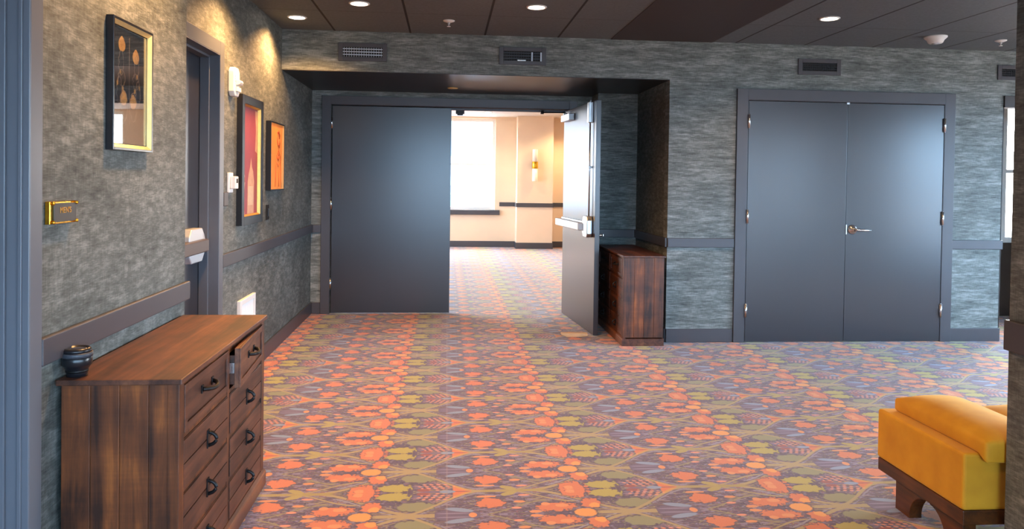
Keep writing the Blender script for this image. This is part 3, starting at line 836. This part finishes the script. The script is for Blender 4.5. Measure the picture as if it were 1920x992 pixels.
for cy, s in ((.26, 1), (.72, -1)):
    for k, (f, g, ry, rz_) in enumerate(((0, .70, .02, .045), (.02*s, .57, .028, .03), (-.05*s, .46, .02, .05), (.09*s, .33, .03, .055))):
        pts = [(xa+.0008, yy(cy+f)+ry*math.cos(2*PI*i/20)*(1+.2*math.sin(3*i)), zz(g)+rz_*math.sin(2*PI*i/20)) for i in range(20)]
        tube(bm, pts, .0012, 6, 1, closed=True)
    for f, g in ((-.10, .52), (.05, .48), (-.02, .62)): disc(yy(cy+f*s), zz(g), .006, .009, 2)
tube(bm, [(xa+.0008, yy(.5), zz(.95)), (xa+.0008, yy(.5), zz(.12))], .001, 6, 1)
obj('artwork', bm, [m_art, m_pale, m_drop], t)
bm = new(); box(bm, xa+.0025, xa+.004, y0+.024, y1-.026, z0+.026, z1-.026); obj('glazing', bm, M['picglass'], t)

# picture 2: maroon art, black box frame with a gilt lip
t = thing('picture', 'tall maroon picture with tan bottle shapes in a black and gold frame', 'picture', (XL, 5.43, 1.076))
y0, y1, z0, z1 = 5.143, 5.715, 1.076, 1.952; xf = -1.348
pic_frame(t, XL+.001, xf, y0, y1, z0, z1, .058, M['black'])
lip(t, xf-.026, xf-.005, y0, y1, z0, z1, .058, .068, M['gold'])
xa = xf-.027
bm = new(); box(bm, XL+.004, xa, y0+.062, y1-.062, z0+.062, z1-.062)
yw0, yw1 = y0+.07, y1-.07; W_ = yw1-yw0; Hh = z1-z0-.14
def poly(pts, mi): prism(bm, [(yw0+W_*a, z0+.07+Hh*b) for a, b in pts], 'x', xa, xa+.0008*mi, mi)
poly([(.38, .0), (.78, .0), (.80, .30), (.74, .40), (.66, .44), (.60, .53), (.54, .44), (.46, .38), (.40, .30)], 1)
poly([(.42, .08), (.74, .08), (.74, .26), (.42, .26)], 2)
poly([(.02, .0), (.22, .0), (.16, .14), (.24, .30), (.22, .36), (.14, .42), (.10, .60), (.03, .62)], 1)
poly([(.03, .28), (.24, .30), (.24, .34), (.03, .36)], 3)
poly([(.86, .60), (.99, .58), (.99, .99), (.84, .99), (.90, .80)], 1)
obj('artwork', bm, [plain('maroon_print', srgb(146, 52, 66), .55, noise=.12, scale=6), plain('tan_print', srgb(196, 152, 124), .55, noise=.15, scale=20), plain('cream_print', srgb(206, 178, 150), .55, noise=.1), plain('deep_red_print', srgb(150, 66, 60), .55)], t)

# picture 3: orange canvas in a black shadow frame
t = thing('picture', 'smaller orange picture with a sketched figure, in a deep thin black frame', 'picture', (XL, 6.2, 1.3))
y0, y1, z0, z1 = 5.945, 6.440, 1.298, 1.836; xf = -1.345
pic_frame(t, XL+.001, xf, y0, y1, z0, z1, .010, M['black'])
xa = xf-.006
bm = new(); box(bm, XL+.004, xa, y0+.009, y1-.009, z0+.009, z1-.009)
cx, cz = (y0+y1)/2+.02, (z0+z1)/2
def ptl(pts, r): tube(bm, [(xa+.001, cx+a, cz+b) for a, b in pts], r, 6, 1)
disc_pts = [(.035*math.cos(2*PI*i/16), .14+.05*math.sin(2*PI*i/16)) for i in range(17)]
ptl(disc_pts, .004); ptl([(-.03, .19), (.0, .205), (.04, .17), (.045, .11), (.03, .07)], .006)
ptl([(0, .09), (.01, .05), (-.07, .0), (-.09, -.14), (-.10, -.24)], .003); ptl([(.01, .05), (.08, .0), (.10, -.14), (.12, -.25)], .003)
ptl([(-.03, .0), (.0, -.03), (.04, .0), (.0, .02), (-.03, .0)], .005); ptl([(-.04, -.05), (.0, -.08), (.05, -.05)], .003); ptl([(.02, -.1), (.03, -.24)], .003)
prism(bm, [(y1-.10, z0+.010), (y1-.010, z0+.010), (y1-.010, z1-.010), (y1-.06, z1-.010), (y1-.08, cz)], 'x', xa, xa+.0008, 2)
obj('artwork', bm, [plain('orange_canvas', srgb(240, 150, 74), .6, noise=.14, scale=5), plain('rust_ink', srgb(196, 84, 40), .6), plain('pale_orange_wash', srgb(238, 182, 116), .6, noise=.1)], t)

# fire alarm strobe
t = thing('fire_alarm', 'white fire alarm strobe on the left wall above the maroon picture', 'fire alarm', (XL, 4.99, 1.92))
bm = new(); prism(bm, [(4.93, 1.945), (4.955, 1.915), (5.035, 1.915), (5.06, 1.945), (5.06, 2.075), (5.03, 2.10), (4.96, 2.10), (4.93, 2.075)], 'x', XL, XL+.040); obj('body', bm, M['white'], t, .008, seg=3)
bm = new(); prism(bm, [(XL+.040, 1.985), (XL+.066, 1.992), (XL+.072, 2.005), (XL+.066, 2.018), (XL+.040, 2.022)], 'y', 4.965, 5.03); obj('strobe_lens', bm, M['white'], t, .002)
bm = new(); box(bm, XL+.0405, XL+.056, 4.96, 5.035, 1.945, 1.975); obj('strobe_shelf', bm, M['white'], t, .003)
bm = new()
for k in range(4): box(bm, XL+.0395, XL+.0412, 4.945, 4.957, 1.99+k*.016, 1.997+k*.016)
obj('sounder_slots', bm, M['whitegrey'], t)
# thermostat / intercom
t = thing('wall_mounted_thermostat', 'white thermostat with a small dark display beside the maroon picture', 'thermostat', (XL, 4.98, 1.30))
bm = new(); box(bm, XL, XL+.014, 4.925, 5.02, 1.300, 1.428); obj('wall_plate', bm, M['white'], t, .004)
bm = new(); box(bm, XL+.0142, XL+.050, 4.945, 5.01, 1.325, 1.405); bx_ = obj('housing', bm, M['white'], t, .005)
bm = new(); box(bm, XL+.0502, XL+.0512, 4.96, 4.995, 1.362, 1.390); obj('display', bm, M['matteblack'], bx_)
bm = new(); box(bm, XL, XL+.012, 4.83, 4.92, 1.218, 1.305); t = obj('switch_plate', bm, plain('brown_grey_plate', srgb(70, 58, 52), .45, noise=.05), None, .004)
tag(t, 'small dark brown square plate on the wall just right of the exit door frame', 'wall plate')
t = thing('light_switch', 'narrow black switch plate below the orange picture', 'light switch', (XL, 6.01, 1.07))
bm = new(); box(bm, XL, XL+.008, 5.965, 6.045, 1.072, 1.188); obj('plate', bm, M['matteblack'], t, .002)
bm = new(); box(bm, XL+.0082, XL+.014, 5.99, 6.02, 1.10, 1.16); obj('rocker', bm, M['black'], t, .002)
t = thing('wall_grille', 'white slatted wall grille low on the left wall behind the dresser', 'grille', (XL, 5.39, .25))
bm = new(); box(bm, XL, XL+.024, 5.18, 5.22, .25, .570); box(bm, XL, XL+.024, 5.545, 5.585, .25, .570); box(bm, XL, XL+.024, 5.22, 5.545, .25, .285); box(bm, XL, XL+.024, 5.22, 5.545, .535, .570); box(bm, XL, XL+.008, 5.22, 5.545, .285, .535)
obj('grille_frame', bm, M['white'], t, .003)
for k in range(9):
    y = 5.238 + k*.0345; bm = new(); prism(bm, [(XL+.009, y), (XL+.021, y+.012), (XL+.021, y+.016), (XL+.009, y+.020)], 'z', .286, .534); obj('slat', bm, M['white'], t)

# ------------------------------------------------------------------ vents on the rear wall header
def vent(label, xc, zc, m_fin, w=.405, h=.150, nfin=16, back=None):
    t = thing('air_vent', label, 'vent', (xc, YB, zc-h/2), 0, 'air vents along the rear wall')
    bm = new(); f = .038; y0, y1 = YB-.014, YB
    x0, x1, z0, z1 = xc-w/2, xc+w/2, zc-h/2, zc+h/2
    box(bm, x0, x0+f, y0, y1, z0, z1); box(bm, x1-f, x1, y0, y1, z0, z1); box(bm, x0+f, x1-f, y0, y1, z0, z0+f*.9); box(bm, x0+f, x1-f, y0, y1, z1-f*.9, z1)
    obj('vent_frame', bm, M['trim'], t, .002)
    bm = new(); box(bm, x0+f, x1-f, YB-.002, YB-.0005, z0+f*.9, z1-f*.9); obj('shade_sheet', bm, back or M['matteblack'], t)  # flat black sheet in place of the shaded duct opening
    bm = new()
    for k in range(3):
        z = z0+f*.9 + (k+.8)*(h-1.8*f)/3.4; box(bm, x0+f, x1-f, YB-.012, YB-.004, z-.0035, z+.0035)
    for k in range(nfin):
        x = x0+f + (k+.5)*(w-2*f)/nfin; box(bm, x-.0014, x+.0014, YB-.0065, YB-.002, z0+f*.9, z1-f*.9)
    obj('louvre_grid', bm, m_fin, t)
    return t
m_fin_shade = plain('fins_painted_shaded', srgb(30, 31, 36), .4, .4)  # one fin metal in three tones, colouring in how light catches each vent
m_fin_dim = plain('fins_painted_dim', srgb(58, 60, 66), .35, .5)
m_fin_lit = plain('fins_painted_lit', srgb(196, 208, 222), .35, .2)
vent('wall air vent with its grid coloured as lit, leftmost one over the recess', -.720, 2.465, m_fin_lit)
v2 = vent('wall air vent with grid coloured mostly shaded, second from the left over the recess', .634, 2.470, m_fin_dim)
for x in (.715, .792):  # pale strips colour in two fin columns that catch the light
    bm = new(); box(bm, x-.006, x+.006, YB-.0128, YB-.004, 2.425, 2.505); obj('painted_lit_column', bm, m_fin_lit, v2)
bm = new(); box(bm, .59, .66, YB-.0145, YB-.0125, 2.428, 2.437); obj('damper_tab', bm, M['steel'], v2)
vent('wall air vent with grid coloured shaded, above the closed double doors', 3.283, 2.448, m_fin_shade, w=.392, h=.140)
vent('wall air vent with grid coloured shaded, cut off by the pier at the far right', 5.160, 2.445, m_fin_shade, w=.392, h=.135)

# ------------------------------------------------------------------ ceiling fittings
def downlight(label, x, y, z, group='recessed ceiling downlights'):
    t = thing('downlight', label, 'ceiling light', (x, y, z), 0, group)
    bm = new(); lathe(bm, [(.062, -.0005), (.080, -.0005), (.080, -.004), (.072, -.008), (.062, -.006)], seg=32); lathe(bm, [(.0615, -.0005), (.0625, -.0005)], seg=32)
    bm.free(); bm = new()
    segs = 32; prof = [(.060, -.0005), (.074, -.0005), (.074, -.004), (.068, -.008), (.060, -.006)]
    rings = [[bm.verts.new((r*math.cos(2*PI*i/segs), r*math.sin(2*PI*i/segs), h)) for i in range(segs)] for r, h in prof]
    for q in range(len(rings)):
        a, b = rings[q], rings[(q+1) % len(rings)]
        for i in range(segs): bm.faces.new((a[i], a[(i+1) % segs], b[(i+1) % segs], b[i]))
    obj('trim_ring', bm, M['white'], t, 0, True)
    bm = new(); lathe(bm, [(.0, -.0045), (.0598, -.0035), (.0598, -.001), (0, -.001)], seg=32); obj('diffuser', bm, M['lamp'], t, 0, True)
    return t
def spot(x, y, z, w, size=2.5, blend=.6, c=(1, .52, .19), r=.05):
    l = bpy.data.lights.new('downlight_and_fill_beam', 'SPOT'); l.energy = w; l.spot_size = size; l.spot_blend = blend; l.color = c; l.shadow_soft_size = r
    o = bpy.data.objects.new('downlight_and_fill_beam', l); COL.objects.link(o); o.location = (x, y, z-.03)
DL = [(-1.167, 5.985, 'lit recessed downlight in the ceiling corner, closest to the left wall'), (-.632, 5.445, 'lit recessed downlight second from the left, at the top edge of the view'),
      (.620, 5.374, 'lit recessed downlight left of the dark ceiling band'), (2.815, 5.420, 'lit recessed downlight right of the dark ceiling band')]
d0 = None
for x, y, lab in DL:
    if d0 is None: d0 = downlight(lab, x, y, CH)
    else: dup(d0, (x, y, CH), lab)
for x, y, w in [(-1.167, 5.985, 22), (-.632, 5.445, 9), (.620, 5.374, 9), (2.815, 5.420, 9), (-1.03, 4.75, 24), (-.75, 3.0, 26), (.62, 3.2, 5), (3.4, 3.2, 5), (.62, .8, 9), (5.2, 4.2, 9)]:
    spot(x, y, CH, w*6.0)  # beams without a fixture above are unseen lamps, added for warm light

def sprinkler(label, x, y, z):
    t = thing('ceiling_sprinkler', label, 'sprinkler', (x, y, z), 0, 'ceiling sprinklers')
    bm = new(); lathe(bm, [(0, 0), (.046, 0), (.044, -.006), (.022, -.014), (.012, -.016), (0, -.016)], seg=28); obj('escutcheon', bm, M['white'], t, 0, True)
    bm = new(); lathe(bm, [(.010, -.014), (.010, -.028), (.004, -.032), (.004, -.044), (0, -.044)], seg=14); obj('head', bm, M['whitegrey'], t, 0, True)
    bm = new(); lathe(bm, [(0, -.044), (.014, -.044), (.014, -.047), (0, -.047)], seg=18); obj('deflector', bm, M['white'], t, 0, True)
    return t
s0 = sprinkler('white ceiling sprinkler between the left downlights', .0, 5.935, CH)
dup(s0, (4.63, 6.02, CH), 'white ceiling sprinkler beside the pier at the right')
t = thing('smoke_detector', 'round white smoke detector on the ceiling at the right', 'smoke detector', (4.0, 5.945, CH))
bm = new(); lathe(bm, [(0, 0), (.088, 0), (.088, -.010), (.080, -.018), (.066, -.030), (.056, -.052), (.048, -.058), (0, -.058)], seg=36); obj('housing', bm, M['white'], t, 0, True)
bm = new(); lathe(bm, [(.0, -.0582), (.030, -.0582), (.030, -.062), (.0, -.0625)], seg=24); obj('sensor_cap', bm, M['whitegrey'], t, 0, True)
bm = new(); lathe(bm, [(0, 2.2995), (.052, 2.2995), (.052, 2.296), (.046, 2.293), (0, 2.293)], (.045, 7.45, 0), seg=28)
t = obj('ceiling_cover_plate', bm, M['goldlite']); tag(t, 'small round cover plate on the dark soffit of the recess', 'cover plate')

# far room fittings
t = thing('wall_sconce', 'tall white tube wall light with a brass band on the far cream pier', 'wall light', (1.79, FP, 1.39))
bm = new(); lathe(bm, [(.0, 1.39), (.052, 1.39), (.055, 1.40), (.055, 1.655)], (1.79, FP-.075, 0), 'z', 24); obj('lower_tube', bm, M['lampfar'], t)
bm = new(); lathe(bm, [(.055, 1.785), (.055, 2.03), (.052, 2.04), (0, 2.04)], (1.79, FP-.075, 0), 'z', 24); obj('upper_tube', bm, M['lampfar'], t)
bm = new(); lathe(bm, [(0, 1.65), (.062, 1.65), (.062, 1.79), (0, 1.79)], (1.79, FP-.075, 0), 'z', 24); box(bm, 1.76, 1.82, FP-.07, FP-.001, 1.69, 1.75); obj('brass_band', bm, M['brass'], t, .002)
dup(d0, (.79, 14.7, FH), 'lit downlight in the pale ceiling of the room beyond the open door')
spot(.79, 14.7, FH, 60, c=(1, .8, .55)); spot(2.6, 14.9, FH, 110, c=(1, .72, .4)); spot(1.2, 12.0, FH, 80, c=(1, .8, .55)); spot(-1.0, 13.0, FH, 80, c=(1, .8, .55))  # only the first has a fixture; the rest are added, unseen warm fill
dup(s0, (.32, 13.2, FH), 'small sprinkler on the pale ceiling of the room beyond')

# doorstop
bm = new(); prism(bm, [(1.045, .020), (1.045, .034), (1.285, .030), (1.285, .004), (1.20, .0), (1.09, .0)], 'y', 6.735, 6.785)
t = obj('doorstop_wedge', bm, M['woodpale'], None, .002); t.location.x += .0
tag(t, 'pale wooden wedge on the carpet at the foot of the open door', 'doorstop')

# ------------------------------------------------------------------ amber bench behind the pier
t = thing('bench', 'amber velvet upholstered bench on a walnut base, partly hidden by the pier', 'bench', (2.50, 2.95, 0))
x0, x1, y0, y1 = 1.937, 3.05, 2.655, 3.225
bm = new(); box(bm, x0, x1, y0, y1, .192, .408); obj('upholstered_box', bm, M['velvet'], t, .012, seg=3)
bm = new(); box(bm, x0+.004, x1-.004, y0+.004, y1-.004, .135, .191); obj('base_rail', bm, M['walnut'], t, .004)
for (xa_, xb_) in ((x0+.03, x0+.085), (x1-.085, x1-.03)):
    bm = new()       # bracket leg: straight outer edge, curved inner one
    for s in (1, -1):
        yo = (y1-.10) if s == 1 else (y0+.04)
        pts = [(yo, .136), (yo-.0, 0), (yo-s*.10, 0)]
        for k in range(9):
            a = PI/2*k/8; pts.append((yo-s*(.10+.10*(1-math.cos(a))), .115*math.sin(a)))
        pts.append((yo-s*.20, .136))
        lb = new(); prism(lb, pts if s == 1 else pts[::-1], 'x', xa_, xb_); obj('leg', lb, M['walnut'], t, .003)
    bm.free()
def pillow(name, x0, x1, y0, y1, z0, z1, nx=8, ny=12, crown=.02, droop=0):
    bm = new(); V = {}
    for s in (0, 1):
        for i in range(nx+1):
            for j in range(ny+1):
                u, v = i/nx, j/ny
                e = (1-(2*u-1)**6)*(1-(2*v-1)**6)
                x = x0+(x1-x0)*u; y = y0+(y1-y0)*v
                z = z1 - .02 + (.02+crown)*e*(.6+.4*math.sin(PI*u)) if s else z0
                if not s and droop: z = z0 - droop*max(0, 1-v*ny/2)*1.0 + .0
                if 0 < i < nx and 0 < j < ny or s: pass
                V[s, i, j] = bm.verts.new((x, y, z))
    for s in (0, 1):
        for i in range(nx):
            for j in range(ny):
                bm.faces.new([V[s, a, b] for a, b in ((i, j), (i+1, j), (i+1, j+1), (i, j+1))])
    def side(lst):
        for p, q in zip(lst, lst[1:]): bm.faces.new((V[0, *p], V[0, *q], V[1, *q], V[1, *p]))
    side([(i, 0) for i in range(nx+1)]); side([(nx, j) for j in range(ny+1)]); side([(i, ny) for i in range(nx, -1, -1)]); side([(0, j) for j in range(ny, -1, -1)])
    return bm
bm = pillow('c', 1.99, 2.285, 2.612, 3.19, .409, .487, crown=.012)
for v in bm.verts:
    if v.co.y < 2.64 and v.co.z < .42: v.co.z = .380
o = obj('seat_cushion', bm, M['velvet'], None, .014, seg=3); tag(o, 'long amber velvet cushion lying along the near left edge of the bench', 'cushion')
for p in o.data.polygons: p.use_smooth = True
bm = pillow('c', 2.295, 3.0, 2.68, 3.13, .409, .462, crown=.008)
o = obj('seat_pad', bm, M['velvet'], t, .014, seg=3)
for p in o.data.polygons: p.use_smooth = True

# ------------------------------------------------------------------ light
w = bpy.data.worlds.new('daylight'); S.world = w; w.use_nodes = True
bg = w.node_tree.nodes['Background']
Ex.nt = w.node_tree
tcw = w.node_tree.nodes.new('ShaderNodeTexCoord'); sp = w.node_tree.nodes.new('ShaderNodeSeparateXYZ')
w.node_tree.links.new(tcw.outputs['Generated'], sp.inputs[0])
def wramp(sock, lo, hi, c0, c1):
    k = sstep(Ex(sock), lo, hi); n = w.node_tree.nodes.new('ShaderNodeMix'); n.data_type = 'RGBA'
    w.node_tree.links.new(k.s, n.inputs[0])
    for q, c in ((6, c0), (7, c1)):
        if isinstance(c, tuple): n.inputs[q].default_value = col4(c)
        else: w.node_tree.links.new(c, n.inputs[q])
    return n.outputs[2]
# hazy bright sky on the street side, clear blue sky on the other, darker ground below the horizon
sky = wramp(sp.outputs[1], -.3, .7, (.58, .94, 1.34), (1.95, 1.95, 1.92))
env = wramp(sp.outputs[2], -.06, .02, (.26, .28, .31), sky)
w.node_tree.links.new(env, bg.inputs[0]); bg.inputs[1].default_value = 24.0
def portal(x, y, z, sx, sy, rot):
    l = bpy.data.lights.new('window_daylight', 'AREA'); l.shape = 'RECTANGLE'; l.size = sx; l.size_y = sy; l.cycles.is_portal = True
    o = bpy.data.objects.new('window_daylight', l); COL.objects.link(o); o.location = (x, y, z); o.rotation_euler = rot
for a, b in WR: portal(7.05, (a+b)/2, 1.45, 1.8, b-a, (0, PI/2, 0))
for a, b in WB: portal((a+b)/2, -4.05, 1.525, b-a, 1.85, (PI/2, 0, 0))
for a, b in FW: portal((a+b)/2, FB-.02, 1.73, b-a, 1.9, (-PI/2, 0, 0))
for a, b in FL: portal(-4.78, (a+b)/2, 1.69, 1.82, b-a, (0, -PI/2, 0))  # portals for the added, unseen far-room windows
portal(6.55, PB-.02, 1.58, .9, 1.56, (-PI/2, 0, 0))

# ------------------------------------------------------------------ camera
yaw, pit, rol, cy, f, h = .0860, .0161, .0142, 360.7, 1420.0, 1.4056
fw = Vector((math.sin(yaw)*math.cos(pit), math.cos(yaw)*math.cos(pit), -math.sin(pit)))
u0 = Vector((math.sin(yaw)*math.sin(pit), math.cos(yaw)*math.sin(pit), math.cos(pit)))
r0 = Vector((math.cos(yaw), -math.sin(yaw), 0))
R = r0*math.cos(rol) + u0*math.sin(rol); U = -r0*math.sin(rol) + u0*math.cos(rol)
cam = bpy.data.cameras.new('camera'); co = bpy.data.objects.new('camera', cam); COL.objects.link(co)
mw = Matrix.Identity(4)
for i in range(3): mw[i][0] = R[i]; mw[i][1] = U[i]; mw[i][2] = -fw[i]
mw[2][3] = h
co.matrix_world = mw
cam.sensor_width = 36; cam.lens = 36*f/1920; cam.shift_y = -(496-cy)/1920; cam.clip_start = .05
S.camera = co
S.view_settings.view_transform = 'Standard'; S.view_settings.look = 'None'; S.view_settings.gamma = 1; S.view_settings.use_curve_mapping = False
S.view_settings.exposure = 0.0
S.cycles.max_bounces = 8; S.cycles.diffuse_bounces = 5; S.cycles.glossy_bounces = 4; S.cycles.transparent_max_bounces = 12
S.cycles.caustics_reflective = False; S.cycles.caustics_refractive = False
S.cycles.sample_clamp_indirect = 6.0
S.cycles.use_denoising = True
